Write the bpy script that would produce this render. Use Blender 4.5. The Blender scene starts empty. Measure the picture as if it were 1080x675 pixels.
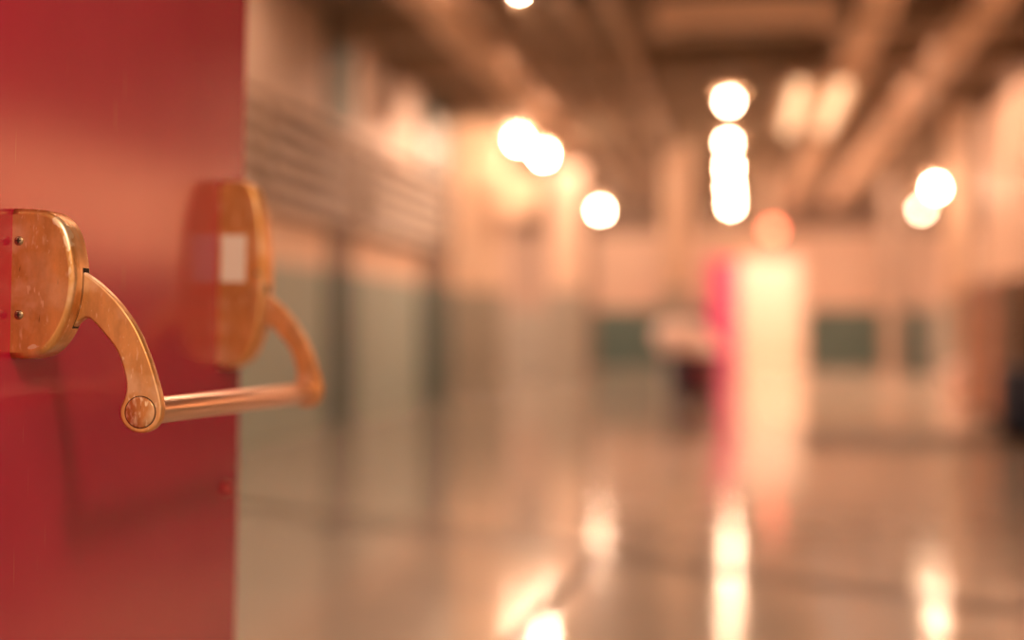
import bpy, bmesh, math, random
from mathutils import Vector, Matrix
random.seed(7)
PI = math.pi
sc = bpy.context.scene
C = sc.collection
# ------------------------------------------------------------------ camera
F = 1500.0                       # 50 mm lens on a 36 mm sensor, 1080 px wide
CX, CY = 540.0, 337.5
HALL = math.radians(8.9)         # camera is turned this far left of the hall's axis
PITCH = math.atan(7.5 / F)
EYE = Vector((0, 0, 0.95))
fw = Vector((-math.sin(HALL) * math.cos(PITCH), math.cos(HALL) * math.cos(PITCH), math.sin(PITCH)))
rt = Vector((math.cos(HALL), math.sin(HALL), 0))
up = rt.cross(fw)
S = 1.566                        # distance of the near arm of the crash bar
cd = bpy.data.cameras.new('camera')
cam = bpy.data.objects.new('camera', cd); C.objects.link(cam)
cd.lens = 50; cd.sensor_width = 36
cam.matrix_world = Matrix((( rt.x, up.x, -fw.x, EYE.x), (rt.y, up.y, -fw.y, EYE.y), (rt.z, up.z, -fw.z, EYE.z), (0, 0, 0, 1)))
cd.dof.use_dof = True; cd.dof.focus_distance = S + 0.01; cd.dof.aperture_fstop = 1.15
cd.clip_start = 0.02
sc.camera = cam

def ray(px, py): return fw + rt * ((px - CX) / F) - up * ((py - CY) / F)
def at_y(px, py, Y): r = ray(px, py); return EYE + r * (Y / r.y)
def at_z(px, py, z): r = ray(px, py); return EYE + r * ((z - EYE.z) / r.z)

# ------------------------------------------------------------------ materials
def mat(name, col, rough=0.6, metal=0.0, noise=0.0, nscale=3.0, bump=0.0, bscale=40, spec=0.5, coat=0.0, stretch=None, ior=None):
    m = bpy.data.materials.new(name); m.use_nodes = True
    nt = m.node_tree; b = nt.nodes['Principled BSDF']
    b.inputs['Base Color'].default_value = (*col, 1)
    b.inputs['Roughness'].default_value = rough
    b.inputs['Metallic'].default_value = metal
    b.inputs['Specular IOR Level'].default_value = spec
    if ior: b.inputs['IOR'].default_value = ior
    if coat: b.inputs['Coat Weight'].default_value = coat; b.inputs['Coat Roughness'].default_value = 0.12
    tc = nt.nodes.new('ShaderNodeTexCoord'); mp = nt.nodes.new('ShaderNodeMapping')
    nt.links.new(tc.outputs['Object'], mp.inputs['Vector'])
    if stretch: mp.inputs['Scale'].default_value = stretch
    if noise:
        n = nt.nodes.new('ShaderNodeTexNoise'); n.inputs['Scale'].default_value = nscale; n.inputs['Detail'].default_value = 5
        nt.links.new(mp.outputs[0], n.inputs['Vector'])
        mx = nt.nodes.new('ShaderNodeMix'); mx.data_type = 'RGBA'
        mx.inputs[6].default_value = (*[c * (1 - noise) for c in col], 1)
        mx.inputs[7].default_value = (*[min(1, c * (1 + noise)) for c in col], 1)
        nt.links.new(n.outputs['Fac'], mx.inputs[0]); nt.links.new(mx.outputs[2], b.inputs['Base Color'])
    if bump:
        n2 = nt.nodes.new('ShaderNodeTexNoise'); n2.inputs['Scale'].default_value = bscale; n2.inputs['Detail'].default_value = 3
        nt.links.new(mp.outputs[0], n2.inputs['Vector'])
        bp = nt.nodes.new('ShaderNodeBump'); bp.inputs['Strength'].default_value = bump; bp.inputs['Distance'].default_value = 0.01
        nt.links.new(n2.outputs['Fac'], bp.inputs['Height']); nt.links.new(bp.outputs[0], b.inputs['Normal'])
    return m
def emis(name, col, s):
    m = bpy.data.materials.new(name); m.use_nodes = True
    nt = m.node_tree; nt.nodes.remove(nt.nodes['Principled BSDF'])
    e = nt.nodes.new('ShaderNodeEmission'); e.inputs[0].default_value = (*col, 1); e.inputs[1].default_value = s
    nt.links.new(e.outputs[0], nt.nodes['Material Output'].inputs[0]); return m

LAMP = (1.0, 0.62, 0.39)
M = {}
M['cream'] = mat('cream_paint', (0.88, 0.66, 0.50), 0.5, noise=0.06)
M['farcream'] = mat('far_wall_paint', (0.64, 0.47, 0.36), 0.5, noise=0.08)
M['farleft'] = mat('shabby_tan_paint', (0.50, 0.37, 0.29), 0.5, noise=0.12)
M['tan'] = mat('tan_paint', (0.42, 0.32, 0.25), 0.55, noise=0.25, nscale=0.8)
M['grey'] = mat('grey_green_paint', (0.33, 0.42, 0.37), 0.5, noise=0.1)
M['greytan'] = mat('grey_tan_paint', (0.40, 0.38, 0.32), 0.5, noise=0.12)
M['teal'] = mat('teal_paint', (0.035, 0.085, 0.08), 0.45, noise=0.1)
M['darkgreen'] = mat('dark_green_steel', (0.045, 0.06, 0.05), 0.5)
M['band'] = mat('green_wall_band', (0.085, 0.14, 0.12), 0.5, noise=0.1)
M['brown'] = mat('brown_metal', (0.24, 0.17, 0.125), 0.5, noise=0.2)
M['ceil'] = mat('dark_ceiling_deck', (0.25, 0.20, 0.155), 0.7, noise=0.3, nscale=0.7)
M['beam'] = mat('painted_beam', (0.40, 0.30, 0.22), 0.6, noise=0.2)
M['duct'] = mat('pale_duct', (0.85, 0.62, 0.45), 0.5, noise=0.12, nscale=1.5)
M['pipe'] = mat('tan_pipe', (0.48, 0.36, 0.27), 0.5, noise=0.15)
M['black'] = mat('black_steel', (0.04, 0.036, 0.03), 0.5)
M['navy'] = mat('navy_plastic', (0.012, 0.024, 0.055), 0.4)
M['maroon'] = mat('maroon_plastic', (0.16, 0.012, 0.03), 0.4)
M['bag'] = mat('pale_bag', (0.98, 0.76, 0.68), 0.4, bump=0.4, bscale=12)
M['rust'] = mat('orange_board', (0.62, 0.28, 0.16), 0.6, noise=0.2)
M['farred'] = mat('far_red_paint', (0.98, 0.05, 0.33), 0.35)
M['redlens'] = emis('red_lamp_lens', (1.0, 0.17, 0.085), 10)
M['bulb'] = emis('warm_bulb', LAMP, 190)
M['bulb_bright'] = emis('bright_warm_bulb', LAMP, 600)
M['bulb_dim'] = emis('dim_warm_bulb', LAMP, 100)
M['bulb_faint'] = emis('faint_warm_bulb', LAMP, 32)
M['daylight'] = emis('daylit_pane', (1.0, 0.40, 0.17), 3.6)  # glow of the added right-wall windows, tinted for the door's reflection
M['daylight2'] = emis('bright_pane', (1.0, 0.61, 0.43), 9.0)  # fill glow for the added outer windows and skylights
M['tubeglow'] = emis('dim_tube', (1.0, 0.56, 0.30), 1.9)
M['skybright'] = emis('bright_skylight', (1.0, 0.61, 0.43), 20.0)  # stronger fill glow for added skylights near the left wall
M['boltred'] = mat('bolt_red_paint', (0.72, 0.09, 0.10), 0.3)  # door red lightened to carry the cap's highlight
M['screw'] = mat('steel_screw', (0.45, 0.36, 0.25), 0.35, metal=1.0)
M['gap'] = mat('dark_gap', (0.02, 0.012, 0.008), 0.8)
M['sticker'] = mat('white_sticker', (0.92, 0.86, 0.80), 0.5, noise=0.03)

# brass with worn, scratched patches
def brass(name, base, worn, rough, wear_lo=0.61, wear_hi=0.70, metal=0.75):
    m = mat(name, base, rough, metal=metal)
    nt = m.node_tree; b = nt.nodes['Principled BSDF']; L = nt.links.new
    tc = nt.nodes.new('ShaderNodeTexCoord')
    mp = nt.nodes.new('ShaderNodeMapping'); mp.inputs['Scale'].default_value = (1, 1, 0.35)
    L(tc.outputs['Object'], mp.inputs[0])
    n1 = nt.nodes.new('ShaderNodeTexNoise'); n1.inputs['Scale'].default_value = 34; n1.inputs['Detail'].default_value = 6; n1.inputs['Roughness'].default_value = 0.65
    L(mp.outputs[0], n1.inputs[0])
    mx = nt.nodes.new('ShaderNodeMix'); mx.data_type = 'RGBA'
    mx.inputs[6].default_value = (*[c * 0.62 for c in base], 1); mx.inputs[7].default_value = (*[min(1, c * 1.3) for c in base], 1)
    rb = nt.nodes.new('ShaderNodeMapRange'); rb.inputs[1].default_value = 0.24; rb.inputs[2].default_value = 0.76; L(n1.outputs['Fac'], rb.inputs[0]); L(rb.outputs[0], mx.inputs[0])
    mp2 = nt.nodes.new('ShaderNodeMapping'); mp2.inputs['Rotation'].default_value = (0, 0.75, 0); mp2.inputs['Scale'].default_value = (1, 1, 0.25)
    L(tc.outputs['Object'], mp2.inputs[0])
    n2 = nt.nodes.new('ShaderNodeTexNoise'); n2.inputs['Scale'].default_value = 210; n2.inputs['Detail'].default_value = 2
    L(mp2.outputs[0], n2.inputs[0])
    r = nt.nodes.new('ShaderNodeMapRange'); r.inputs[1].default_value = wear_lo; r.inputs[2].default_value = wear_hi
    L(n2.outputs['Fac'], r.inputs[0])
    n3 = nt.nodes.new('ShaderNodeTexNoise'); n3.inputs['Scale'].default_value = 26; n3.inputs['Detail'].default_value = 1
    L(tc.outputs['Object'], n3.inputs[0])
    r3 = nt.nodes.new('ShaderNodeMapRange'); r3.inputs[1].default_value = 0.44; r3.inputs[2].default_value = 0.55
    L(n3.outputs['Fac'], r3.inputs[0])
    mu = nt.nodes.new('ShaderNodeMath'); mu.operation = 'MULTIPLY'; L(r.outputs[0], mu.inputs[0]); L(r3.outputs[0], mu.inputs[1])
    # a second set of nicks lying the other way, and dark pits
    mp5 = nt.nodes.new('ShaderNodeMapping'); mp5.inputs['Rotation'].default_value = (0, -0.35, 0); mp5.inputs['Location'].default_value = (0.3, 0.1, 0.7); mp5.inputs['Scale'].default_value = (1, 1, 0.4); L(tc.outputs['Object'], mp5.inputs[0])
    n5 = nt.nodes.new('ShaderNodeTexNoise'); n5.inputs['Scale'].default_value = 230; n5.inputs['Detail'].default_value = 2; L(mp5.outputs[0], n5.inputs[0])
    r5 = nt.nodes.new('ShaderNodeMapRange'); r5.inputs[1].default_value = wear_lo + 0.055; r5.inputs[2].default_value = wear_hi + 0.055; L(n5.outputs['Fac'], r5.inputs[0])
    m5 = nt.nodes.new('ShaderNodeMath'); m5.operation = 'MAXIMUM'; L(mu.outputs[0], m5.inputs[0]); L(r5.outputs[0], m5.inputs[1]); mu = m5
    r6 = nt.nodes.new('ShaderNodeMapRange'); r6.inputs[1].default_value = 0.30; r6.inputs[2].default_value = 0.22; r6.inputs[4].default_value = 0.7; L(n2.outputs['Fac'], r6.inputs[0])
    m6 = nt.nodes.new('ShaderNodeMix'); m6.data_type = 'RGBA'; m6.inputs[7].default_value = (base[0]*0.25, base[1]*0.22, base[2]*0.2, 1); L(mx.outputs[2], m6.inputs[6]); L(r6.outputs[0], m6.inputs[0]); mx = m6
    # rubbed edges
    ge = nt.nodes.new('ShaderNodeNewGeometry')
    rp = nt.nodes.new('ShaderNodeMapRange'); rp.inputs[1].default_value = 0.500; rp.inputs[2].default_value = 0.525; L(ge.outputs['Pointiness'], rp.inputs[0])
    n4 = nt.nodes.new('ShaderNodeTexNoise'); n4.inputs['Scale'].default_value = 18; n4.inputs['Detail'].default_value = 4; L(tc.outputs['Object'], n4.inputs[0])
    r4 = nt.nodes.new('ShaderNodeMapRange'); r4.inputs[1].default_value = 0.48; r4.inputs[2].default_value = 0.62; r4.inputs[4].default_value = 0.75; L(n4.outputs['Fac'], r4.inputs[0])
    me = nt.nodes.new('ShaderNodeMath'); me.operation = 'MULTIPLY'; L(rp.outputs[0], me.inputs[0]); L(r4.outputs[0], me.inputs[1])
    ma = nt.nodes.new('ShaderNodeMath'); ma.operation = 'MAXIMUM'; L(mu.outputs[0], ma.inputs[0]); L(me.outputs[0], ma.inputs[1]); mu = ma
    mx2 = nt.nodes.new('ShaderNodeMix'); mx2.data_type = 'RGBA'; mx2.inputs[7].default_value = (*worn, 1)
    L(mx.outputs[2], mx2.inputs[6]); L(mu.outputs[0], mx2.inputs[0]); L(mx2.outputs[2], b.inputs['Base Color'])
    bp = nt.nodes.new('ShaderNodeBump'); bp.inputs['Strength'].default_value = 0.12; bp.inputs['Distance'].default_value = 0.002
    L(n1.outputs['Fac'], bp.inputs['Height']); L(bp.outputs[0], b.inputs['Normal'])
    return m
M['brass'] = brass('worn_brass', (0.82, 0.40, 0.14), (0.95, 0.66, 0.40), 0.36)
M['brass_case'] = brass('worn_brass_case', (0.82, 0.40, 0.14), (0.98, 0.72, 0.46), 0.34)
M['brass_arm'] = brass('worn_pale_brass', (0.80, 0.40, 0.15), (0.98, 0.72, 0.48), 0.38)
M['cap'] = brass('worn_cap', (0.66, 0.28, 0.10), (0.98, 0.75, 0.5), 0.35, 0.5, 0.62)
# brushed tube: fine streaks along its length
m = mat('brushed_copper_tube', (0.86, 0.56, 0.40), 0.3, metal=1.0, noise=0.06, nscale=60, bump=0.03, bscale=300, stretch=(1, 0.02, 1))
M['tube'] = m

# red door paint: faint vertical brushing, fine pale scratches
def door_paint():
    m = mat('glossy_red_door_paint', (0.40, 0.012, 0.045), 0.19, spec=0.5, ior=1.6)
    nt = m.node_tree; b = nt.nodes['Principled BSDF']; L = nt.links.new
    tc = nt.nodes.new('ShaderNodeTexCoord')
    mp = nt.nodes.new('ShaderNodeMapping'); mp.inputs['Scale'].default_value = (1, 1, 0.04); L(tc.outputs['Object'], mp.inputs[0])
    n = nt.nodes.new('ShaderNodeTexNoise'); n.inputs['Scale'].default_value = 160; n.inputs['Detail'].default_value = 4; L(mp.outputs[0], n.inputs[0])
    n0 = nt.nodes.new('ShaderNodeTexNoise'); n0.inputs['Scale'].default_value = 5; n0.inputs['Detail'].default_value = 3; L(tc.outputs['Object'], n0.inputs[0])
    mx = nt.nodes.new('ShaderNodeMix'); mx.data_type = 'RGBA'
    mx.inputs[6].default_value = (0.43, 0.010, 0.05, 1); mx.inputs[7].default_value = (0.53, 0.015, 0.065, 1); L(n0.outputs['Fac'], mx.inputs[0])
    # scratches: thin crossing ridges of a stretched noise, only in patches
    mp2 = nt.nodes.new('ShaderNodeMapping'); mp2.inputs['Rotation'].default_value = (0.6, 0, 0); mp2.inputs['Scale'].default_value = (1, 1, 0.06); L(tc.outputs['Object'], mp2.inputs[0])
    n2 = nt.nodes.new('ShaderNodeTexNoise'); n2.inputs['Scale'].default_value = 130; n2.inputs['Detail'].default_value = 1; L(mp2.outputs[0], n2.inputs[0])
    r = nt.nodes.new('ShaderNodeMapRange'); r.inputs[1].default_value = 0.74; r.inputs[2].default_value = 0.80; r.inputs[4].default_value = 0.2; L(n2.outputs['Fac'], r.inputs[0])
    mx2 = nt.nodes.new('ShaderNodeMix'); mx2.data_type = 'RGBA'; mx2.inputs[7].default_value = (0.75, 0.25, 0.2, 1)
    L(mx.outputs[2], mx2.inputs[6]); L(r.outputs[0], mx2.inputs[0]); L(mx2.outputs[2], b.inputs['Base Color'])
    bp = nt.nodes.new('ShaderNodeBump'); bp.inputs['Strength'].default_value = 0.05; bp.inputs['Distance'].default_value = 0.002
    L(n.outputs['Fac'], bp.inputs['Height']); L(bp.outputs[0], b.inputs['Normal'])
    return m
M['door'] = door_paint()

# ------------------------------------------------------------------ mesh helpers
class MB:
    def __init__(self): self.v = []; self.f = []; self.m = []; self.mats = []; self.smooth = []
    def mi(self, m):
        if m not in self.mats: self.mats.append(m)
        return self.mats.index(m)
    def add(self, vs, fs, m, smooth=False):
        o = len(self.v); self.v += [tuple(v) for v in vs]; k = self.mi(m)
        for f in fs: self.f.append([i + o for i in f]); self.m.append(k); self.smooth.append(smooth)
    def box(self, a, b, m):
        x0, y0, z0 = a; x1, y1, z1 = b
        vs = [(x0,y0,z0),(x1,y0,z0),(x1,y1,z0),(x0,y1,z0),(x0,y0,z1),(x1,y0,z1),(x1,y1,z1),(x0,y1,z1)]
        self.add(vs, [(0,3,2,1),(4,5,6,7),(0,1,5,4),(1,2,6,5),(2,3,7,6),(3,0,4,7)], m)
    def lathe(self, prof, m, axis='z', c=(0,0,0), n=28, caps=True):
        """prof: list of (radius, height) along the axis"""
        vs = []; fs = []
        for r, h in prof:
            for k in range(n):
                a = 2 * PI * k / n; p, q = r * math.cos(a), r * math.sin(a)
                if axis == 'z': vs.append((c[0]+p, c[1]+q, c[2]+h))
                elif axis == 'y': vs.append((c[0]+q, c[1]+h, c[2]+p))
                else: vs.append((c[0]+h, c[1]+p, c[2]+q))
        for j in range(len(prof) - 1):
            for k in range(n):
                k2 = (k + 1) % n; fs.append((j*n+k, j*n+k2, (j+1)*n+k2, (j+1)*n+k))
        self.add(vs, fs, m, True)
        if caps:
            self.add(vs[:n], [tuple(reversed(range(n)))], m); self.add(vs[-n:], [tuple(range(n))], m)
    def tube(self, a, b, r, m, n=20): 
        a = Vector(a); b = Vector(b); z = (b - a).normalized(); x = z.orthogonal().normalized(); y = z.cross(x)
        vs = []
        for p in (a, b):
            for k in range(n):
                t = 2*PI*k/n; vs.append(p + x*(r*math.cos(t)) + y*(r*math.sin(t)))
        self.add(vs, [(k, (k+1)%n, n+(k+1)%n, n+k) for k in range(n)], m, True)
        self.add(vs[:n], [tuple(reversed(range(n)))], m); self.add(vs[n:], [tuple(range(n))], m)
    def sphere(self, c, r, m, sz=1.0, n=24):
        prof = [(max(1e-4, r*math.sin(PI*i/14)), -r*sz*math.cos(PI*i/14)) for i in range(15)]
        self.lathe(prof, m, 'z', c, n)
    def build(self, name, parent=None, bevel=0.0, seg=2):
        me = bpy.data.meshes.new(name); me.from_pydata(self.v, [], self.f)
        for m in self.mats: me.materials.append(m)
        for p, k, s in zip(me.polygons, self.m, self.smooth): p.material_index = k; p.use_smooth = s
        bm = bmesh.new(); bm.from_mesh(me); bmesh.ops.remove_doubles(bm, verts=bm.verts, dist=1e-6)
        bmesh.ops.recalc_face_normals(bm, faces=bm.faces); bm.to_mesh(me); bm.free(); me.update()
        o = bpy.data.objects.new(name, me); C.objects.link(o)
        if parent: o.parent = parent
        if bevel:
            b = o.modifiers.new('bevel', 'BEVEL'); b.width = bevel; b.segments = seg; b.limit_method = 'ANGLE'; b.angle_limit = 0.6
        return o
def tag(o, label=None, cat=None, group=None, kind=None):
    if label: o['label'] = label
    if cat: o['category'] = cat
    if group: o['group'] = group
    if kind: o['kind'] = kind
    return o
def empty(name, loc, label, cat, group=None):
    o = bpy.data.objects.new(name, None); C.objects.link(o); o.location = loc; o.empty_display_size = 0.1
    return tag(o, label, cat, group)
def struct(o, label=None, cat=None): return tag(o, label, cat, None, 'structure')

def smooth_poly(pts, sub=6, closed=True):
    out = []; n = len(pts)
    for i in range(n if closed else n - 1):
        g = lambda k: Vector(pts[(i + k) % n]) if closed else Vector(pts[min(max(i + k, 0), n - 1)])
        p0, p1, p2, p3 = g(-1), g(0), g(1), g(2)
        for s in range(sub):
            t = s / sub
            out.append(0.5 * ((2*p1) + (p2-p0)*t + (2*p0-5*p1+4*p2-p3)*t*t + (3*p1-p0-3*p2+p3)*t**3))
    if not closed: out.append(Vector(pts[-1]))
    return out
def offset_poly(P, d, clamp0):
    """inset polygon P (list of 2-D Vectors, any winding) by d"""
    n = len(P); A = sum(P[i].x*P[(i+1)%n].y - P[(i+1)%n].x*P[i].y for i in range(n)); sg = 1 if A > 0 else -1
    out = []
    for i in range(n):
        e1 = (P[i]-P[i-1]); e2 = (P[(i+1)%n]-P[i])
        n1 = Vector((-e1.y, e1.x)) * sg; n2 = Vector((-e2.y, e2.x)) * sg
        if n1.length: n1.normalize()
        if n2.length: n2.normalize()
        b = n1 + n2
        b = b / max(0.35, b.length_squared) * 2 if b.length > 1e-6 else n1
        q = P[i] + b * d
        if clamp0: q.x = 0.0 if P[i].x < 1e-5 else max(q.x, 0.0)
        out.append(q)
    return out
def plate(mb, P, t0, t1, r, m, clamp0=False, steps=4):
    """polygon P in (n, u) extruded along t from t0 to t1 with edges rounded by r; local axes (n, t, u)"""
    rings = []
    for k in range(steps + 1):
        a = PI/2 * k/steps; rings.append((r*(1-math.sin(a)), t0 + r*(1-math.cos(a))))
    for k in range(steps, -1, -1):
        a = PI/2 * k/steps; rings.append((r*(1-math.sin(a)), t1 - r*(1-math.cos(a))))
    n = len(P); vs = []; fs = []
    for ins, t in rings:
        for q in offset_poly(P, ins, clamp0): vs.append((q.x, t, q.y))
    for j in range(len(rings)-1):
        for k in range(n):
            k2 = (k+1) % n; fs.append((j*n+k, j*n+k2, (j+1)*n+k2, (j+1)*n+k))
    mb.add(vs, fs, m, True)
    mb.add(vs[:n], [tuple(range(n))], m); mb.add(vs[-n:], [tuple(range(n))], m)

# ------------------------------------------------------------------ the door and its crash bar: local frame (n, t, u)
B0 = EYE + ray(148, 434.8) * S                      # near end of the bar
B1 = EYE + ray(325, 414.0) * (S * 1.42)            # far end of the bar
LBAR = (B1 - B0).length
d = (B1 - B0).normalized()
e = ray(261, 0).cross(ray(248, 675)).normalized()   # plane through the eye and the door's free edge
uz = d.cross(e); uz = uz if uz.z > 0 else -uz
uz = (e.cross(uz.cross(e))).normalized()
uz = (uz - d * uz.dot(d)).normalized()
nn = d.cross(uz).normalized()
W1, W2 = 0.044, 0.052                               # widths of the two cases along the door
def on_plane(px, py, t):
    r = ray(px, py); k = (B0 + d*t - EYE).dot(d) / r.dot(d); q = EYE + r*k - B0
    return Vector((q.dot(nn), q.dot(uz)))
D = -on_plane(12, 300, -W1/2).x
O = B0 - nn * D                                     # foot of the near arm on the door's face
def loc(px, py, t): v = on_plane(px, py, t); return Vector((v.x + D, v.y))
FR = Matrix(((nn.x, d.x, uz.x, O.x), (nn.y, d.y, uz.y, O.y), (nn.z, d.z, uz.z, O.z), (0,0,0,1)))
def door_t(px, py):                                  # where a pixel falls on the door's face
    r = ray(px, py); k = (O - EYE).dot(nn) / r.dot(nn); q = EYE + r*k - O
    return q.dot(d), q.dot(uz)
T_EDGE = door_t(254.5, 338)[0]
T_HINGE = T_EDGE - 0.95
U_FLOOR = (0.012 - O.z) / uz.z
mb = MB(); mb.box((-0.045, T_HINGE, U_FLOOR), (0, T_EDGE, U_FLOOR + 2.08), M['door'])
door = mb.build('door_1', bevel=0.002); door.matrix_world = FR
struct(door, 'open glossy red metal door in the foreground carrying the brass crash bar', 'door')
t, u = door_t(237, 515)
mb = MB(); mb.lathe([(0.0105, -0.001), (0.0105, 0.003), (0.0092, 0.007), (0.006, 0.0098), (0.0012, 0.011)], M['boltred'], 'x', (0, t, u), 20)
mb.build('bolt_cap', door)
# hinges and jamb at the near end of the door
mb = MB()
for hz in (0.25, 1.0, 1.8): mb.lathe([(0.008, 0), (0.008, 0.1)], M['brass'], 'z', (-0.022, T_HINGE - 0.006, U_FLOOR + hz), 14)
mb.build('hinge', door)

bar = empty('crash_bar', (0,0,0), 'worn brass crash bar with two curved arms across the open red door', 'crash bar')
bar.matrix_world = FR
# hinge-side case
def case_profile(pts, t):
    P = [loc(x, y, t) for x, y in pts]
    core = smooth_poly([tuple(p) for p in P], 6, closed=False)
    top, bot = core[0].y, core[-1].y
    return [Vector((0, top))] + core + [Vector((0, bot))]
t1 = -W1/2
P1 = case_profile([(22,219.5),(47,221.5),(61,229),(70,243),(75.5,263),(78.5,285),(78,305),(74.5,325),(68,343),(58,360.5),(45,373),(26,378.5)], t1)
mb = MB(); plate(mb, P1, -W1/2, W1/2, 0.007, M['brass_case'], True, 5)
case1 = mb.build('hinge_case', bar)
def rub_and_glint(m, spots):  # worn ridge patches, with the bevel's highlight painted in
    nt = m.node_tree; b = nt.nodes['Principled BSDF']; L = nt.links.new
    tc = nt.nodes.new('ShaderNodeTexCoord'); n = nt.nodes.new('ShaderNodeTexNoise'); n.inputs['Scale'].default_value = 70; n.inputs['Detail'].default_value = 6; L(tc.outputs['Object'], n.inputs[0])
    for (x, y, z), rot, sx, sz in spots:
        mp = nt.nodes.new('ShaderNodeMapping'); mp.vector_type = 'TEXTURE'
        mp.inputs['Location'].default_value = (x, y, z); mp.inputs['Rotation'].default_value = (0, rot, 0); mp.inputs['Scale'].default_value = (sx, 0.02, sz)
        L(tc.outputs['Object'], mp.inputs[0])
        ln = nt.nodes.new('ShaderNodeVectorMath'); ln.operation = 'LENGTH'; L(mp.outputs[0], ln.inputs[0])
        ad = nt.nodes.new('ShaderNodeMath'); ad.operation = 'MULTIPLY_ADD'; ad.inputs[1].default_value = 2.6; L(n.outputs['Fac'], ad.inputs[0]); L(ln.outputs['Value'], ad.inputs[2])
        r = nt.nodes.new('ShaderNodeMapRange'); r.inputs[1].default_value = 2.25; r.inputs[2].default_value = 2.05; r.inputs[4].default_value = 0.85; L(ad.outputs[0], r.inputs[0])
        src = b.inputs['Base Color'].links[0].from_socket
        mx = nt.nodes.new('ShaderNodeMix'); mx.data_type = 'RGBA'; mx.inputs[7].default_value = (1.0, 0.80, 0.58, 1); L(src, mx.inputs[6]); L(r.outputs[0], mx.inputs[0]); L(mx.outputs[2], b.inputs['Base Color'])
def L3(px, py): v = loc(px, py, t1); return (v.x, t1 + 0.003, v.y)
rub_and_glint(M['brass_case'], [(L3(70, 252), -0.2, 0.004, 0.016), (L3(62, 236), -0.9, 0.004, 0.010), (L3(34, 366), 1.4, 0.003, 0.008)])
# raised lip round the side plate
def screw(px, py, t, parent, r=0.0052):
    v = loc(px, py, t); mb = MB()
    mb.lathe([(r, 0.001), (r, -0.0006), (r*0.8, -0.0016), (0.0003, -0.0019)], M['screw'], 'y', (v.x, t, v.y), 18)
    for a, b in ((r*0.55, r*0.12), (r*0.12, r*0.55)):
        mb.box((v.x-a, t-0.0023, v.y-b), (v.x+a, t-0.0014, v.y+b), M['gap'])
    return mb.build('screw', parent)
screw(20, 254, t1, case1); screw(20, 332, t1, case1)
def front_n(P, u):                                   # how far the case reaches at height u
    best = 0
    for i in range(len(P)-1):
        a, b = P[i], P[i+1]
        if (a.y-u)*(b.y-u) <= 0 and abs(a.y-b.y) > 1e-9:
            best = max(best, a.x + (b.x-a.x)*(u-a.y)/(b.y-a.y))
    return best
def slot(P, u0, u1, tc, parent):
    mb = MB(); N = 10; w = 0.0079; vs = []
    for k in range(N+1):
        u = u0 + (u1-u0)*k/N; n = front_n(P, u) + 0.0004
        vs += [(n, tc-w, u), (n, tc+w, u)]
    mb.add(vs, [(2*k, 2*k+1, 2*k+3, 2*k+2) for k in range(N)], M['gap'])
    return mb.build('slot', parent)
ua, ub = loc(84, 282.5, 0).y, loc(78, 346.5, 0).y
slot(P1, ub, ua, 0.0072, case1)
# latch-side case
t2 = LBAR - 0.018
P2 = case_profile([(240,190.5),(258,191),(267,198),(273,215),(277,245),(279,285),(277,325),(271,356),(261,377),(250,386),(240,389)], t2)
mb = MB(); plate(mb, P2, t2, t2 + W2, 0.008, M['brass'], True, 5)
case2 = mb.build('latch_case', bar)
a = loc(234, 248, t2); b = loc(258.5, 297.5, t2)
mb = MB(); mb.box((max(a.x, 0.002), t2-0.0008, b.y), (b.x, t2+0.0006, a.y), M['sticker'])
tag(mb.build('sticker', case2), 'white rectangular sticker')
screw(271, 288, t2, case2, 0.0045); 
slot(P2, loc(280, 348, LBAR).y, loc(283, 301, LBAR).y, LBAR, case2)
# arms
def arm_outline():
    outer = [(62,279),(76,282),(86,286),(103,298),(124,319),(142,345),(154.5,373),(164,402),(169.5,425)]
    boss = []
    for a in range(12, 200, 18):
        r = 21.8; boss.append((148 + r*math.cos(math.radians(a)), 435 + r*math.sin(math.radians(a))))
    inner = [(132.5,414),(131.5,396),(123,370),(108,350),(97,338),(91,335),(84,338),(75,346),(62,352)]
    return smooth_poly([tuple(loc(x, y, 0.0)) for x, y in outer + boss + inner], 5)
PA = arm_outline()
TH = 0.014
def arm(t0, capside):
    mb = MB(); plate(mb, PA, t0, t0 + TH, 0.0022, M['brass_arm'], False, 3)
    o = mb.build('arm', bar)
    mb = MB(); s = -1 if capside == 'near' else 1; tt = t0 if s < 0 else t0 + TH
    rc = 0.0171
    mb.lathe([(rc+0.0009, 0), (rc+0.0009, s*0.0004), (rc, s*0.0004)], M['gap'], 'y', (D, tt, 0), 40, False)
    mb.lathe([(rc, 0), (rc, s*0.0010), (rc-0.0012, s*0.0016), (0.0005, s*0.0017)], M['cap'], 'y', (D, tt, 0), 40)
    mb.build('pivot_cap', o)
    return o
arm(0.0, 'near'); arm(LBAR - TH/2, 'far')
mb = MB(); mb.lathe([(0.0150, TH-0.001), (0.0154, TH+0.001), (0.0154, LBAR-0.008), (0.014, LBAR-0.004)], M['tube'], 'y', (D, 0, 0), 48)
tag(mb.build('push_tube', bar), 'smooth copper coloured push tube')

# ------------------------------------------------------------------ the hall
XL, XR, CEIL, FAR = -3.8, 3.0, 3.95, 30.0
Y0 = O.y + d.y * T_HINGE - 0.03                      # the wall this door hangs in
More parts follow.
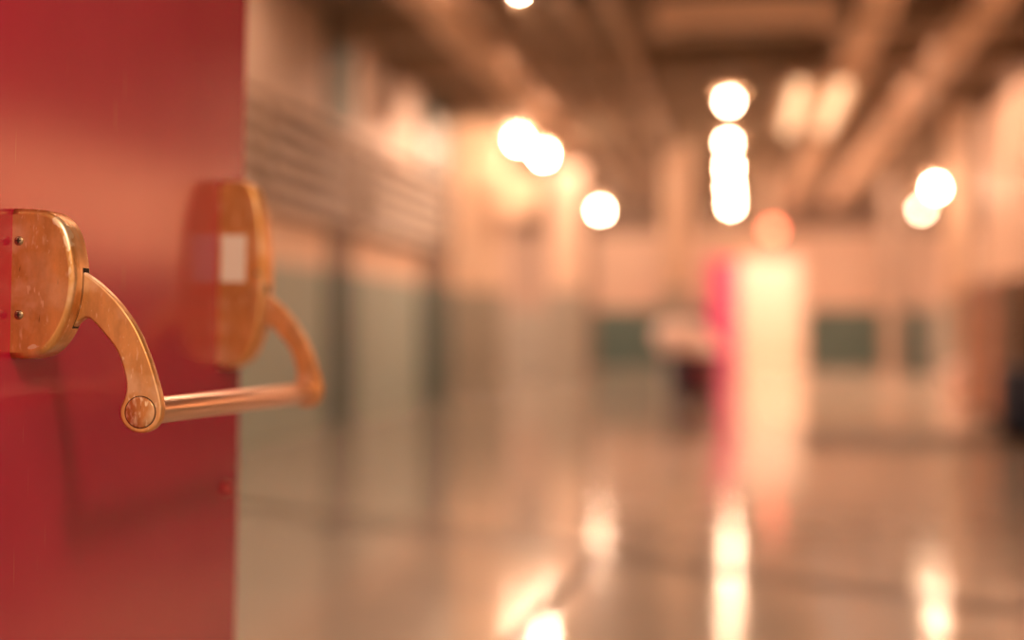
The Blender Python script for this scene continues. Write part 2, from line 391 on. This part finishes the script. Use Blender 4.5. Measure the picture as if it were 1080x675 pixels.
# floor with its saw-cut joints
def floor_mat():
    m = mat('polished_concrete', (0.36, 0.29, 0.22), 0.13, spec=0.5, ior=1.45)
    nt = m.node_tree; b = nt.nodes['Principled BSDF']; L = nt.links.new
    tc = nt.nodes.new('ShaderNodeTexCoord'); sx = nt.nodes.new('ShaderNodeSeparateXYZ'); L(tc.outputs['Object'], sx.inputs[0])
    def mth(op, a, b2=None, c=None):
        n = nt.nodes.new('ShaderNodeMath'); n.operation = op
        for i, q in enumerate((a, b2, c)):
            if q is None: continue
            if isinstance(q, (int, float)): n.inputs[i].default_value = q
            else: L(q, n.inputs[i])
        return n.outputs[0]
    n1 = nt.nodes.new('ShaderNodeTexNoise'); n1.inputs['Scale'].default_value = 0.9; n1.inputs['Detail'].default_value = 5; L(tc.outputs['Object'], n1.inputs[0])
    mx = nt.nodes.new('ShaderNodeMix'); mx.data_type = 'RGBA'
    mx.inputs[6].default_value = (0.22, 0.205, 0.17, 1); mx.inputs[7].default_value = (0.42, 0.36, 0.285, 1); L(n1.outputs['Fac'], mx.inputs[0])
    col = mx.outputs[2]
    def line(p, q, w):
        p = Vector(p[:2]); q = Vector(q[:2]); dr = (q-p).normalized(); nx, ny = -dr.y, dr.x; c = -(nx*p.x + ny*p.y)
        v = mth('MULTIPLY_ADD', sx.outputs[0], nx, c); v = mth('MULTIPLY_ADD', sx.outputs[1], ny, v); v = mth('ABSOLUTE', v)
        return mth('LESS_THAN', v, w)
    j1 = line(at_z(520, 570, 0), at_z(1040, 640, 0), 0.06)
    j2 = line(at_z(625, 590, 0), at_z(548, 670, 0), 0.03)
    past = mth('LESS_THAN', sx.outputs[1], at_z(625, 590, 0).y)
    j = mth('MAXIMUM', j1, mth('MULTIPLY', j2, past))
    mj = nt.nodes.new('ShaderNodeMix'); mj.data_type = 'RGBA'; mj.inputs[7].default_value = (0.05, 0.04, 0.032, 1); L(j, mj.inputs[0]); L(col, mj.inputs[6]); col = mj.outputs[2]
    # darker strip across the right of the hall; side light beyond it painted pale
    ya, yb = at_z(950, 474, 0).y, at_z(950, 455, 0).y
    right = mth('GREATER_THAN', sx.outputs[0], 0.55)
    strip = mth('MULTIPLY', right, mth('MULTIPLY', mth('GREATER_THAN', sx.outputs[1], ya), mth('LESS_THAN', sx.outputs[1], yb)))
    ms = nt.nodes.new('ShaderNodeMix'); ms.data_type = 'RGBA'; ms.inputs[7].default_value = (0.10, 0.075, 0.05, 1); L(strip, ms.inputs[0]); L(col, ms.inputs[6]); col = ms.outputs[2]
    pale = mth('MULTIPLY', mth('GREATER_THAN', sx.outputs[1], yb), mth('GREATER_THAN', sx.outputs[0], 0.2))
    mp = nt.nodes.new('ShaderNodeMix'); mp.data_type = 'RGBA'; mp.inputs[7].default_value = (0.86, 0.68, 0.53, 1); L(pale, mp.inputs[0]); L(col, mp.inputs[6]); col = mp.outputs[2]
    L(col, b.inputs['Base Color'])
    n2 = nt.nodes.new('ShaderNodeTexNoise'); n2.inputs['Scale'].default_value = 1.6; n2.inputs['Detail'].default_value = 3; L(tc.outputs['Object'], n2.inputs[0])
    r = nt.nodes.new('ShaderNodeMapRange'); r.inputs[3].default_value = 0.07; r.inputs[4].default_value = 0.16; L(n2.outputs['Fac'], r.inputs[0]); 
    dull = mth('MAXIMUM', j, strip)
    L(mth('MAXIMUM', r.outputs[0], mth('MULTIPLY', dull, 0.4)), b.inputs['Roughness'])
    L(mth('MULTIPLY_ADD', dull, -0.4, 0.5), b.inputs['Specular IOR Level'])
    bp = nt.nodes.new('ShaderNodeBump'); bp.inputs['Strength'].default_value = 0.25; bp.inputs['Distance'].default_value = 0.004
    L(n2.outputs['Fac'], bp.inputs['Height']); L(bp.outputs[0], b.inputs['Normal'])
    return m
mb = MB(); mb.box((-9, -2.5, -0.2), (9, 36, 0), floor_mat()); struct(mb.build('floor'))
mb = MB(); mb.box((-9, Y0 - 0.15, CEIL), (9, 36, CEIL + 0.2), M['ceil']); struct(mb.build('ceiling'))
# wall with this doorway
hx = O.x + d.x * T_HINGE
mb = MB()
mb.box((-9, Y0 - 0.15, 0), (hx - 0.09, Y0, CEIL), M['tan']); mb.box((hx + 2.0, Y0 - 0.15, 0), (9, Y0, CEIL), M['tan']); mb.box((hx - 0.09, Y0 - 0.15, 2.15), (hx + 2.0, Y0, CEIL), M['tan'])
struct(mb.build('wall_front'))
mb = MB()
mb.box((hx - 0.09, Y0 - 0.17, 0), (hx - 0.05, Y0 + 0.02, 2.15), M['door']); mb.box((hx + 1.94, Y0 - 0.17, 0), (hx + 2.0, Y0 + 0.02, 2.15), M['door']); mb.box((hx - 0.09, Y0 - 0.17, 2.11), (hx + 2.0, Y0 + 0.02, 2.15), M['door'])
struct(mb.build('trim_1'))
# left wall: grey dado, cream band, tan above; ends at Y = 18.9
YE = 18.9
def side_wall(name, x0, x1, ye, band):
    mb = MB(); mb.box((x0, Y0, 0), (x1, ye, 1.5), M['grey']); mb.box((x0, Y0, 1.5), (x1, ye, 2.0), M[band]); mb.box((x0, Y0, 2.0), (x1, ye, CEIL), M['tan'])
    return struct(mb.build(name))
side_wall('wall_left', XL - 0.2, XL, YE, 'cream')
# right wall: unseen windows added between piers near this end, plain cream beyond
YR, YW = 18.2, 13.4
WZ0, WZ1 = 1.32, 2.22
mb = MB()
mb.box((XR, Y0, 0), (XR + 0.2, YW, WZ0), M['grey']); mb.box((XR, Y0, WZ1), (XR + 0.2, YW, CEIL), M['tan'])
wy = [(7.85, 10.2), (10.4, 12.9)]
ed = [Y0] + [v for p in wy for v in p] + [YW]
for k in range(0, len(ed), 2): mb.box((XR, ed[k], WZ0), (XR + 0.2, ed[k+1], WZ1), M['cream'])
mb.box((XR, YW, 0), (XR + 0.2, YR, 1.25), M['greytan']); mb.box((XR, YW, 1.25), (XR + 0.2, YR, 3.55), M['cream']); mb.box((XR, YW, 3.55), (XR + 0.2, YR, CEIL), M['brown'])
struct(mb.build('wall_right'))
for k, (a, b) in enumerate(wy):
    mb = MB(); mb.box((XR + 0.09, a, WZ0), (XR + 0.11, b, WZ1), M['daylight'])
    w = struct(mb.build('window_%d' % (k + 1)))
    mb = MB()
    for z in (WZ0, WZ1 - 0.04): mb.box((XR + 0.03, a, z), (XR + 0.08, b, z + 0.04), M['brown'])
    for j in range(4): y = a + (b - a - 0.04) * j / 3; mb.box((XR + 0.03, y, WZ0), (XR + 0.08, y + 0.04, WZ1), M['brown'])
    mb.build('window_frame', w)
# outer walls where the hall widens
mb = MB(); mb.box((-8.4, YE, 0), (-8.2, FAR, 1.5), M['greytan']); mb.box((-8.4, YE, 1.5), (-8.2, FAR, CEIL), M['cream'])
mb.box((-8.4, YE - 0.2, 0), (XL, YE, CEIL), M['greytan']); struct(mb.build('wall_outer_left'))
mb = MB(); mb.box((8.2, YR, 0), (8.4, FAR, 1.5), M['greytan']); mb.box((8.2, YR, 1.5), (8.4, FAR, CEIL), M['cream'])
mb.box((XR, YR - 0.2, 0), (8.4, YR, CEIL), M['greytan']); struct(mb.build('wall_outer_right'))
# tall windows and skylights, out of view, added to fill the hall with light
def window(name, x0, x1, y0, y1, z0, z1, ax, m):
    """pane with a frame and two mullions; ax = 'x' (in a side wall) or 'z' (in the ceiling)"""
    mb = MB()
    if ax == 'x': mb.box((x0 + 0.02, y0, z0), (x0 + 0.03, y1, z1), m)
    else: mb.box((x0, y0, z1 - 0.03), (x1, y1, z1 - 0.02), m)
    w = struct(mb.build(name)); mb = MB()
    for k in range(4):
        y = y0 + (y1 - y0 - 0.06) * k / 3; mb.box((x0, y, z0), (x1, y + 0.06, z1), M['pipe'])
    if ax == 'x':
        for z in (z0, z1 - 0.06): mb.box((x0, y0, z), (x1, y1, z + 0.06), M['pipe'])
    else:
        for x in (x0, x1 - 0.06): mb.box((x, y0, z0), (x + 0.06, y1, z1), M['pipe'])
    mb.build('window_frame', w)
for k, (a, b) in enumerate(((20.0, 23.6), (24.6, 28.6))):
    window('window_%d' % (k + 3), -8.2, -8.13, a, b, 1.5, 3.5, 'x', M['daylight2'])
    window('window_%d' % (k + 5), 8.13, 8.2, a, b, 1.5, 3.5, 'x', M['daylight2'])
for k, (a, b) in enumerate(((2.6, 4.4), (5.2, 6.9), (7.5, 9.2))):
    window('window_%d' % (k + 7), -2.2, -0.6, a, b, CEIL - 0.05, CEIL, 'z', M['daylight2'])
kk = 10
for y0, y1 in ((9.75, 10.6), (13.35, 14.1), (15.55, 16.6), (18.15, 19.4), (20.95, 22.3), (23.75, 25.3), (26.55, 28.2)):  # extra panes added behind the beams, out of sight, as fill light
    for x0, x1 in ((-3.3, -1.9), (1.3, 2.8)):
        window('window_%d' % kk, x0, x1, y0, y1, CEIL - 0.05, CEIL, 'z', M['skybright'] if x0 < 0 and y0 < 18 else M['daylight2']); kk += 1
# far wall with the doorway
DX0, DX1 = at_y(779, 345, FAR).x, at_y(846, 345, FAR).x
DH = at_y(810, 273, FAR).z
ZB = at_y(800, 326, FAR).z; ZT = at_y(800, 246, FAR).z
mb = MB()
gl = at_y(622, 345, FAR).x; gr = at_y(975, 345, FAR).x
def fw_box(x0, x1, z0, z1, m): mb.box((x0, FAR, z0), (x1, FAR + 0.25, z1), m)
for x0, x1, lo, hi in ((-8.4, gl, 'greytan', 'farleft'), (gl, DX0, 'band', 'farcream'), (DX1, gr, 'band', 'farcream'), (gr, 8.4, 'greytan', 'farcream')):
    fw_box(x0, x1, 0, 0.05, M['greytan']); fw_box(x0, x1, 0.05, ZB, M[lo]); fw_box(x0, x1, ZB, ZT, M[hi]); fw_box(x0, x1, ZT, CEIL, M['brown'])
fw_box(DX0, DX1, DH, ZT, M['farcream']); fw_box(DX0, DX1, ZT, CEIL, M['brown'])
struct(mb.build('wall_far'))
mb = MB()
for x in (DX0 - 0.08, DX1): mb.box((x, FAR - 0.04, 0), (x + 0.08, FAR + 0.27, DH + 0.08), M['duct'])
mb.box((DX0 - 0.08, FAR - 0.04, DH), (DX1 + 0.08, FAR + 0.27, DH + 0.08), M['duct']); struct(mb.build('trim_2'))
# bright lobby beyond it
mb = MB()
mb.box((-1.2, 35.0, 0), (2.8, 35.2, 1.0), M['cream']); mb.box((-1.2, 35.0, 1.0), (2.8, 35.2, CEIL), M['cream'])
mb.box((-1.4, FAR + 0.25, 0), (-1.2, 35.2, CEIL), M['cream']); mb.box((2.8, FAR + 0.25, 0), (3.0, 35.2, CEIL), M['cream'])
struct(mb.build('wall_lobby'))
# far red leaf, standing open towards us
hinge = Vector((DX0 - 0.02, FAR - 0.05, 0)); endp = at_y(752, 345, FAR - 1.15); endp.z = 0
v = endp - hinge; ang = math.atan2(v.y, v.x)
mb = MB(); mb.box((0, -0.045, 0.012), (v.length, 0, DH - 0.02), M['farred'])
o = struct(mb.build('door_2', bevel=0.003), 'bright red door leaf standing open beside the lit far doorway', 'door')
o.location = hinge; o.rotation_euler = (0, 0, ang)
mb = MB(); mb.lathe([(0.02, 0), (0.02, 0.6)], M['duct'], 'x', (0.25, 0.06, 1.0), 12); mb.box((0.27, 0, 0.97), (0.31, 0.06, 1.03), M['duct']); mb.box((0.79, 0, 0.97), (0.83, 0.06, 1.03), M['duct'])
mb.build('push_bar', o)

# posts on the left wall: teal below, dark green above
def px_left(px): r = ray(px, 345); return XL * r.y / r.x
posts = [(px_left(344), px_left(372), 'teal post on the left wall just right of the crash bar'), (px_left(443), px_left(474), 'teal post at the far corner of the left wall')]
for a, b, lab in posts:
    mb = MB(); mb.box((XL, a, 0), (XL + 0.03, b, 1.5), M['teal']); mb.box((XL, a, 2.92), (XL + 0.03, b, CEIL), M['darkgreen']); mb.box((XL, a, 1.5), (XL + 0.01, b, 2.92), M['brown'])
    struct(mb.build('wall_post'), lab, 'post')
# louvred grilles over the cream band
def louvre(y0, y1, x, sgn, label):
    z0, z1 = 1.90, 2.86
    r = empty('louvred_grille', (x + sgn*0.06, (y0+y1)/2, z0), label, 'grille', 'louvred grilles on the side walls')
    h = (y1-y0)/2
    mb = MB()
    mb.box((-0.05, -h, 0), (0.05, h, 0.05), M['brown']); mb.box((-0.05, -h, z1-z0-0.05), (0.05, h, z1-z0), M['pipe'])
    mb.box((-0.05, -h, 0.05), (0.05, -h+0.05, z1-z0-0.05), M['brown']); mb.box((-0.05, h-0.05, 0.05), (0.05, h, z1-z0-0.05), M['brown'])
    mb.build('frame', r)
    mb = MB(); n = 5
    for k in range(n):
        z = 0.07 + k * (z1-z0-0.13)/n
        vs = [(-0.03*sgn, -h+0.05, z+0.11), (0.04*sgn, -h+0.05, z+0.005), (0.04*sgn, h-0.05, z+0.005), (-0.03*sgn, h-0.05, z+0.11)]
        vs += [(a, b, c+0.012) for a, b, c in vs]
        mb.add(vs, [(0,1,2,3),(7,6,5,4),(0,4,5,1),(1,5,6,2),(2,6,7,3),(3,7,4,0)], M['pipe'])
    mb.box((-0.058*sgn, -h+0.05, 0.05), (-0.05*sgn, h-0.05, z1-z0-0.05), M['black'])
    mb.build('slats', r)
ya, yb = posts[0][0] + 0.45, posts[1][0] - 0.05
louvre(8.0, 10.9, XL, 1, 'brown louvred grille on the left wall directly behind the latch case')
louvre(10.95, 14.0, XL, 1, 'brown louvred grille on the left wall crossing the first teal post')
louvre(14.05, 18.6, XL, 1, 'longest brown louvred grille on the left wall, ending at the pale column')
# round fan vent high on the left wall
p = Vector((XL, px_left(402), 0)); zf = at_y(402, 92, p.y).z
r = empty('wall_fan', (XL, p.y, zf), 'round wall fan high above the louvred grilles', 'fan')
mb = MB(); mb.lathe([(0.42, 0.0), (0.42, 0.12), (0.34, 0.12), (0.34, 0.02)], M['tan'], 'x', (0,0,0), 32, False); mb.build('ring', r)
mb = MB(); mb.lathe([(0.07, 0.02), (0.07, 0.1), (0.02, 0.11)], M['black'], 'x', (0,0,0), 16); mb.build('hub', r)
for k in range(4):
    a = k*PI/2 + 0.4; mb = MB(); ca, sa = math.cos(a), math.sin(a)
    q = [(0.04, 0.05*(-sa)+ca*0.06, 0.05*ca+sa*0.06), (0.09, -0.05*(-sa)+ca*0.06, -0.05*ca+sa*0.06), (0.09, ca*0.32+sa*0.09, sa*0.32-ca*0.09), (0.04, ca*0.32-sa*0.09, sa*0.32+ca*0.09)]
    q += [(x+0.006, y, z) for x, y, z in q]
    mb.add(q, [(0,1,2,3),(7,6,5,4),(0,4,5,1),(1,5,6,2),(2,6,7,3),(3,7,4,0)], M['black']); mb.build('blade', r)

# columns
def column(px, Y, wpx, label, zsplit=1.5, up_m='cream', lo_m='greytan', rnd=False):
    c = at_y(px, 345, Y); w = wpx * Y / F / 2
    mb = MB()
    if rnd:
        mb.lathe([(w*1.12, 0), (w*1.12, 0.15), (w, 0.17), (w, zsplit)], M[lo_m], 'z', (c.x, Y, 0), 28)
        mb.lathe([(w, zsplit), (w, CEIL-0.25), (w*1.35, CEIL-0.1), (w*1.35, CEIL)], M[up_m], 'z', (c.x, Y, 0), 28)
    else:
        mb.box((c.x-w, Y-w, 0), (c.x+w, Y+w, zsplit), M[lo_m]); mb.box((c.x-w, Y-w, zsplit), (c.x+w, Y+w, CEIL), M[up_m])
        mb.box((c.x-w-0.03, Y-w-0.03, 0), (c.x+w+0.03, Y+w+0.03, 0.14), M[lo_m])
    o = struct(mb.build('column'), label, 'column'); return c.x, w
cA = column(506, 21.0, 52, 'wide pale square column at the end of the left wall')
cB = column(598, 25.0, 32, 'slim pale square column between the wide column and the green wall band', 1.6)
cC = column(714, 21.1, 28, 'round pale column standing behind the dark bin', 1.5, rnd=True)
cD = column(940, 28.0, 16, 'thin pale post dividing the green band right of the doorway', 1.2, 'tan', 'tan')
cE = column(1012, 20.5, 26, 'pale round column beside the paired globe lamps on the right', 1.4, rnd=True)
column(622, 26.5, 9, 'thin dark post left of the green wall band', 1.5, 'brown', 'brown')
column(966, 29.5, 14, 'thin teal post at the right end of the green band', 1.3, 'tan', 'teal')
# square box on the wide column
c = at_y(541, 206, 20.2)
r = empty('junction_box', (c.x, 20.6, c.z - 0.32), 'square cream box fixed to the wide pale column', 'box')
mb = MB(); mb.box((-0.33, -0.36, 0), (0.33, -0.02, 0.64), M['cream']); mb.build('body', r, 0.015)
mb = MB(); mb.box((-0.29, -0.385, 0.04), (0.29, -0.36, 0.60), M['cream']); mb.build('cover', r, 0.008)
mb = MB(); mb.box((-0.36, -0.02, 0.27), (0.2, 0.06, 0.37), M['pipe']); mb.build('bracket', r)

# ceiling beams, ducts and pipes
for k, y in enumerate((7.2, 9.6, 13.2, 15.4, 18.0, 20.8, 23.6, 26.4, 29.0)):
    mb = MB(); h = 0.30
    mb.box((-8.2, y-0.09, CEIL-0.03), (8.2, y+0.09, CEIL), M['beam']); mb.box((-8.2, y-0.012, CEIL-h+0.02), (8.2, y+0.012, CEIL-0.03), M['beam']); mb.box((-8.2, y-0.09, CEIL-h), (8.2, y+0.09, CEIL-h+0.03), M['beam'])
    struct(mb.build('ceiling_beam'))
def hangers(ys, x, w, z, parent, rnd):
    for y in ys:
        mb = MB()
        for s in (-1, 1): mb.tube((x+s*w, y, z), (x+s*w, y, CEIL), 0.012, M['black'], 8)
        mb.box((x-w-0.02, y-0.02, z-0.02), (x+w+0.02, y+0.02, z), M['black']); mb.build('hanger', parent)
def duct(x, z, w, h, y0, y1, m, label, name='air_duct', cat='duct'):
    r = empty(name, (x, (y0+y1)/2, z), label, cat); hl = (y1-y0)/2
    mb = MB(); mb.box((-w/2, -hl, 0), (w/2, hl, h), m)
    y = -hl + 0.3
    while y < hl - 0.1: mb.box((-w/2-0.02, y, -0.02), (w/2+0.02, y+0.04, h+0.02), m); y += 1.5
    mb.build('body', r, 0.006)
    hangers([-hl*0.6, 0.1, hl*0.7], 0, w/2+0.03, -0.02, r, False); return r
def X_at(px, py, z): return at_z(px, py, z).x
z = 3.40
duct(X_at(930, 2, z), z, 0.30, 0.22, 7, 29.5, M['duct'], 'long pale duct on the ceiling right of the centre lamps')
duct(X_at(1052, 2, z), z, 0.24, 0.2, 7, 29.5, M['duct'], 'slimmer pale duct on the ceiling nearest the right wall')
duct(X_at(445, 2, z), z, 0.28, 0.2, 7, 20.4, M['duct'], 'pale duct on the ceiling running along the left wall')
# wide box where the duct drops
ym = (at_z(860, 66, z).y + at_z(850, 132, z).y)/2
zc = 3.25
xm = at_z(862, 100, zc + 0.05).x
r = empty('tube_light', (xm, ym, zc), 'wide twin tube ceiling light hanging right of the first centre lamp', 'light')
mb = MB(); mb.box((-0.34, -1.6, 0.06), (0.34, 1.6, 0.10), M['duct']); mb.box((-0.34, -1.6, 0.0), (-0.32, 1.6, 0.06), M['duct']); mb.box((0.32, -1.6, 0.0), (0.34, 1.6, 0.06), M['duct']); mb.build('housing', r)
for x in (-0.2, 0.2):
    mb = MB(); mb.tube((x, -1.5, 0.02), (x, 1.5, 0.02), 0.06, M['tubeglow'], 16); mb.build('tube', r)
for y in (-1.2, 1.2):
    mb = MB(); mb.box((-0.05, y-0.03, 0.1), (0.05, y+0.03, 0.145), M['black']); mb.build('hanger', r)
# cross duct
p0, p1 = at_z(690, 34, 3.42), at_z(884, 34, 3.42)
r = empty('cross_duct', ((p0.x+p1.x)/2, 11.8, 3.40), 'short pale duct crossing the ceiling at the top of the view', 'duct')
w = (p1.x-p0.x)/2
mb = MB(); mb.box((-w, -0.14, 0), (w, 0.14, 0.24), M['duct']); mb.box((-w-0.02, -0.16, -0.02), (-w+0.03, 0.16, 0.26), M['pipe']); mb.box((w-0.03, -0.16, -0.02), (w+0.02, 0.16, 0.26), M['pipe']); mb.build('body', r, 0.006)
hangers([0], 0, w*0.7, -0.001, r, False)
pipes = [(500, 0.07, 'thickest tan pipe under the ceiling beside the left duct'), (548, 0.05, 'thin tan ceiling pipe second from the left duct'), (592, 0.06, 'tan ceiling pipe third from the left duct'), (640, 0.08, 'broad tan pipe under the ceiling left of the cross duct')]
for px, rr, lab in pipes:
    zz = 3.5; x = X_at(px, 2, zz); r = empty('ceiling_pipe', (x, 17, zz), lab, 'pipe')
    mb = MB(); mb.tube((0, -10, 0), (0, 12.4, 0), rr, M['pipe'], 16); mb.build('body', r)
    hangers([-7, -2, 3, 8], 0, rr+0.01, -rr, r, True)
# drop pipe
c = at_y(810, 195, 24.5)
r = empty('ceiling_drop_pipe', (c.x, 24.5, 2.75), 'pale pipe dropping from the ceiling right of the centre lamps', 'pipe')
mb = MB(); mb.tube((0,0,0), (0,0,CEIL-2.75), 0.10, M['cream'], 18); mb.build('body', r)
mb = MB(); mb.lathe([(0.125, 0), (0.125, 0.12)], M['duct'], 'z', (0,0,-0.02), 18); mb.build('end_collar', r)

# lamps: globe bulb under a small bell shade on a stem
def lamp(px, py, Y, label, group=None, x=None, z=None, rb=0.05, bm='bulb'):
    if px is not None: c = at_y(px, py, Y)
    else: c = Vector((x, Y, z))
    r = empty('pendant_lamp', (c.x, c.y, c.z), label, 'lamp', group)
    mb = MB(); mb.sphere((0,0,0), rb, M[bm]); mb.build('bulb', r)
    mb = MB(); mb.lathe([(0.145, 0.085), (0.14, 0.12), (0.09, 0.17), (0.045, 0.2), (0.045, 0.26)], M['duct'], 'z', (0,0,0), 24, False); mb.build('shade', r)
    mb = MB(); mb.tube((0,0,0.2), (0,0,CEIL-c.z), 0.014, M['black'], 10); mb.build('stem', r)
    return r
g = 'centre row of hanging globe lamps'
for (px, py, Y), lab in zip([(769,107,16.7), (768,151,20.3), (769,177,23.4), (770,198,26.4), (771,216,29.2)],
    ['topmost hanging globe lamp of the centre row', 'second hanging globe lamp down the centre row', 'middle hanging globe lamp of the centre row', 'fourth hanging globe lamp down the centre row', 'lowest hanging globe lamp of the centre row, above the far doorway']):
    lamp(px, py, Y, lab, g, bm='bulb_dim' if Y < 21 else 'bulb')
lamp(547, 148, 19.3, 'hanging globe lamp over the square cream box, upper of its pair', 'paired globe lamps on the left', bm='bulb_bright')
lamp(573, 164, 20.3, 'hanging globe lamp beyond the square cream box, lower of its pair', 'paired globe lamps on the left', bm='bulb_bright')
lamp(633, 222, 28.0, 'single hanging globe lamp above the left green band')
lamp(987, 198, 19.6, 'brighter hanging globe lamp beside the right round column', 'paired globe lamps on the right', bm='bulb')
lamp(972, 221, 20.2, 'lower hanging globe lamp left of the right round column', 'paired globe lamps on the right', bm='bulb_faint')
lamp(546, -14, 10.6, 'hanging globe lamp cut off by the top edge over the tan pipes')
lamp(None, None, 6.2, 'hanging globe lamp over the floor between the window band and the red door', None, -0.08, 3.55, bm='bulb_dim')  # out-of-frame lamp added for near light on the door
# red signal lamp over the doorway
c = at_y(815, 243, FAR)
r = empty('wall_signal_lamp', (c.x, FAR, c.z), 'glowing red signal lamp on the far wall above the bright doorway', 'lamp')
mb = MB(); mb.lathe([(0.16, 0), (0.16, -0.06)], M['brown'], 'y', (0,0,0), 24); mb.build('base', r)
mb = MB(); mb.lathe([(0.13, -0.06), (0.12, -0.12), (0.08, -0.16), (0.01, -0.18)], M['redlens'], 'y', (0,0,0), 24); mb.build('lens', r)

# things on the floor
c = at_z(731, 418, 0)
r = empty('waste_bin', (c.x, c.y, 0), 'dark waste bin with a maroon front standing before the round pale column', 'bin')
mb = MB(); mb.lathe([(0.33, 0), (0.335, 0.03), (0.39, 0.58), (0.405, 0.6), (0.37, 0.6), (0.33, 0.1)], M['navy'], 'z', (0,0,0), 32, False); mb.add([(0.33*math.cos(2*PI*k/32), 0.33*math.sin(2*PI*k/32), 0.01) for k in range(32)], [tuple(range(32))], M['navy']); mb.build('body', r)
mb = MB(); vs = []; 
for k in range(11):
    a = -PI/2 - 0.5 + 1.3*k/10 + 0.35
    vs += [(0.350*math.cos(a), 0.350*math.sin(a), 0.06), (0.396*math.cos(a), 0.396*math.sin(a), 0.5)]
mb.add(vs, [(2*k, 2*k+2, 2*k+3, 2*k+1) for k in range(10)], M['maroon'], True); o = mb.build('front_panel', r); s = o.modifiers.new('solid', 'SOLIDIFY'); s.thickness = 0.012
tag(o, 'maroon front panel')
mb = MB(); prof = []
rnd = random.Random(3); n = 20; vs = []; rings = [(0.37, 0.57), (0.40, 0.62), (0.42, 0.74), (0.38, 0.88), (0.28, 0.98), (0.12, 1.03), (0.02, 1.04)]
for rr, h in rings:
    for k in range(n): a = 2*PI*k/n; q = rr*(1+rnd.uniform(-.06, .06)); vs.append((q*math.cos(a) - 0.18*min(1, (h-0.57)*3), q*math.sin(a), h))
mb.add(vs, [(j*n+k, j*n+(k+1)%n, (j+1)*n+(k+1)%n, (j+1)*n+k) for j in range(len(rings)-1) for k in range(n)], M['bag'], True)
tag(mb.build('liner_bag', r), 'pale pink stuffed liner bag')
c = at_z(1092, 462, 0)
r = empty('storage_drum', (min(c.x, XR - 0.34), c.y, 0), 'navy blue drum by the right wall at the edge of the view', 'drum')
mb = MB(); mb.lathe([(0.29, 0), (0.31, 0.02), (0.31, 0.18), (0.325, 0.2), (0.31, 0.22), (0.31, 0.38), (0.325, 0.4), (0.31, 0.42), (0.31, 0.56), (0.30, 0.58)], M['navy'], 'z', (0,0,0), 36); mb.build('body', r)
mb = MB(); mb.lathe([(0.325, 0.56), (0.325, 0.60), (0.28, 0.61)], M['navy'], 'z', (0,0,0), 36); mb.lathe([(0.03, 0.61), (0.03, 0.63)], M['black'], 'z', (0.15, 0.1, 0), 14); mb.build('lid', r)
c = at_z(1012, 424, 0)
r = empty('pedestal_bin', (c.x, c.y, 0), 'small pale rounded bin standing by the end of the right wall', 'bin')
mb = MB(); mb.lathe([(0.15, 0), (0.16, 0.02), (0.17, 0.34), (0.175, 0.36)], M['bag'], 'z', (0,0,0), 28); mb.build('body', r)
mb = MB(); mb.lathe([(0.18, 0.36), (0.18, 0.39), (0.15, 0.45), (0.08, 0.49), (0.01, 0.5)], M['bag'], 'z', (0,0,0), 28); mb.build('lid', r)
# lockers against the right wall
for y, m, lab in ((13.9, 'brown', 'dark brown steel locker closest to the navy drum on the right wall'), (14.6, 'rust', 'orange steel locker second from the navy drum'), (15.3, 'brown', 'dark brown steel locker between the two orange lockers'), (16.0, 'rust', 'orange steel locker farthest from the navy drum')):
    r = empty('steel_locker', (XR - 0.26, y, 0), lab, 'locker', 'lockers along the right wall'); hh = 1.42
    mb = MB(); mb.box((-0.24, -0.3, 0.1), (0.24, 0.3, hh), M[m]); mb.build('body', r, 0.006)
    for a, b in ((-0.2, -0.26), (0.2, -0.26), (-0.2, 0.26), (0.2, 0.26)):
        mb = MB(); mb.box((a-0.02, b-0.02, 0), (a+0.02, b+0.02, 0.1), M['black']); mb.build('leg', r)
    mb = MB(); mb.box((-0.262, -0.28, 0.13), (-0.24, 0.28, hh-0.03), M[m])
    for k in range(4): mb.box((-0.268, -0.16, hh-0.14-k*0.05), (-0.262, 0.16, hh-0.125-k*0.05), M['black'])
    dr = mb.build('locker_door', r, 0.003)
    mb = MB(); mb.box((-0.285, 0.2, 0.75), (-0.262, 0.23, 0.9), M['screw']); mb.build('handle', dr)

# ------------------------------------------------------------------ light
def area(name, loc, target, sx, sy, power, col):
    l = bpy.data.lights.new(name, 'AREA'); l.shape = 'RECTANGLE'; l.size = sx; l.size_y = sy; l.energy = power; l.color = col
    o = bpy.data.objects.new(name, l); C.objects.link(o); o.location = loc
    o.rotation_euler = (Vector(target) - Vector(loc)).to_track_quat('-Z', 'Y').to_euler(); return o
area('lobby_ceiling_light', (0.8, 32.8, 3.8), (0.8, 33.2, 0), 1.6, 1.6, 150, (1.0, 0.80, 0.66))
area('porch_light', (0.9, 0.1, 2.5), (-0.5, 1.7, 0.9), 0.35, 0.35, 22, (1.0, 0.72, 0.45))  # unseen lamp added above the camera for the case's highlights and shadow
w = bpy.data.worlds.new('world'); sc.world = w; w.use_nodes = True
bg = w.node_tree.nodes['Background']; bg.inputs[0].default_value = (1.0, 0.62, 0.40, 1); bg.inputs[1].default_value = 0.75
sc.view_settings.view_transform = 'Standard'; sc.view_settings.look = 'None'
sc.view_settings.exposure = 0.40; sc.view_settings.gamma = 1.0; sc.view_settings.use_curve_mapping = False
sc.cycles.use_denoising = True
sc.cycles.max_bounces = 8
print('D', D, 'LBAR', LBAR, 'edge', T_EDGE, 'd', d, 'up', uz, 'O', O, 'Y0', Y0, 'hx', hx, 'Ufloor', U_FLOOR)
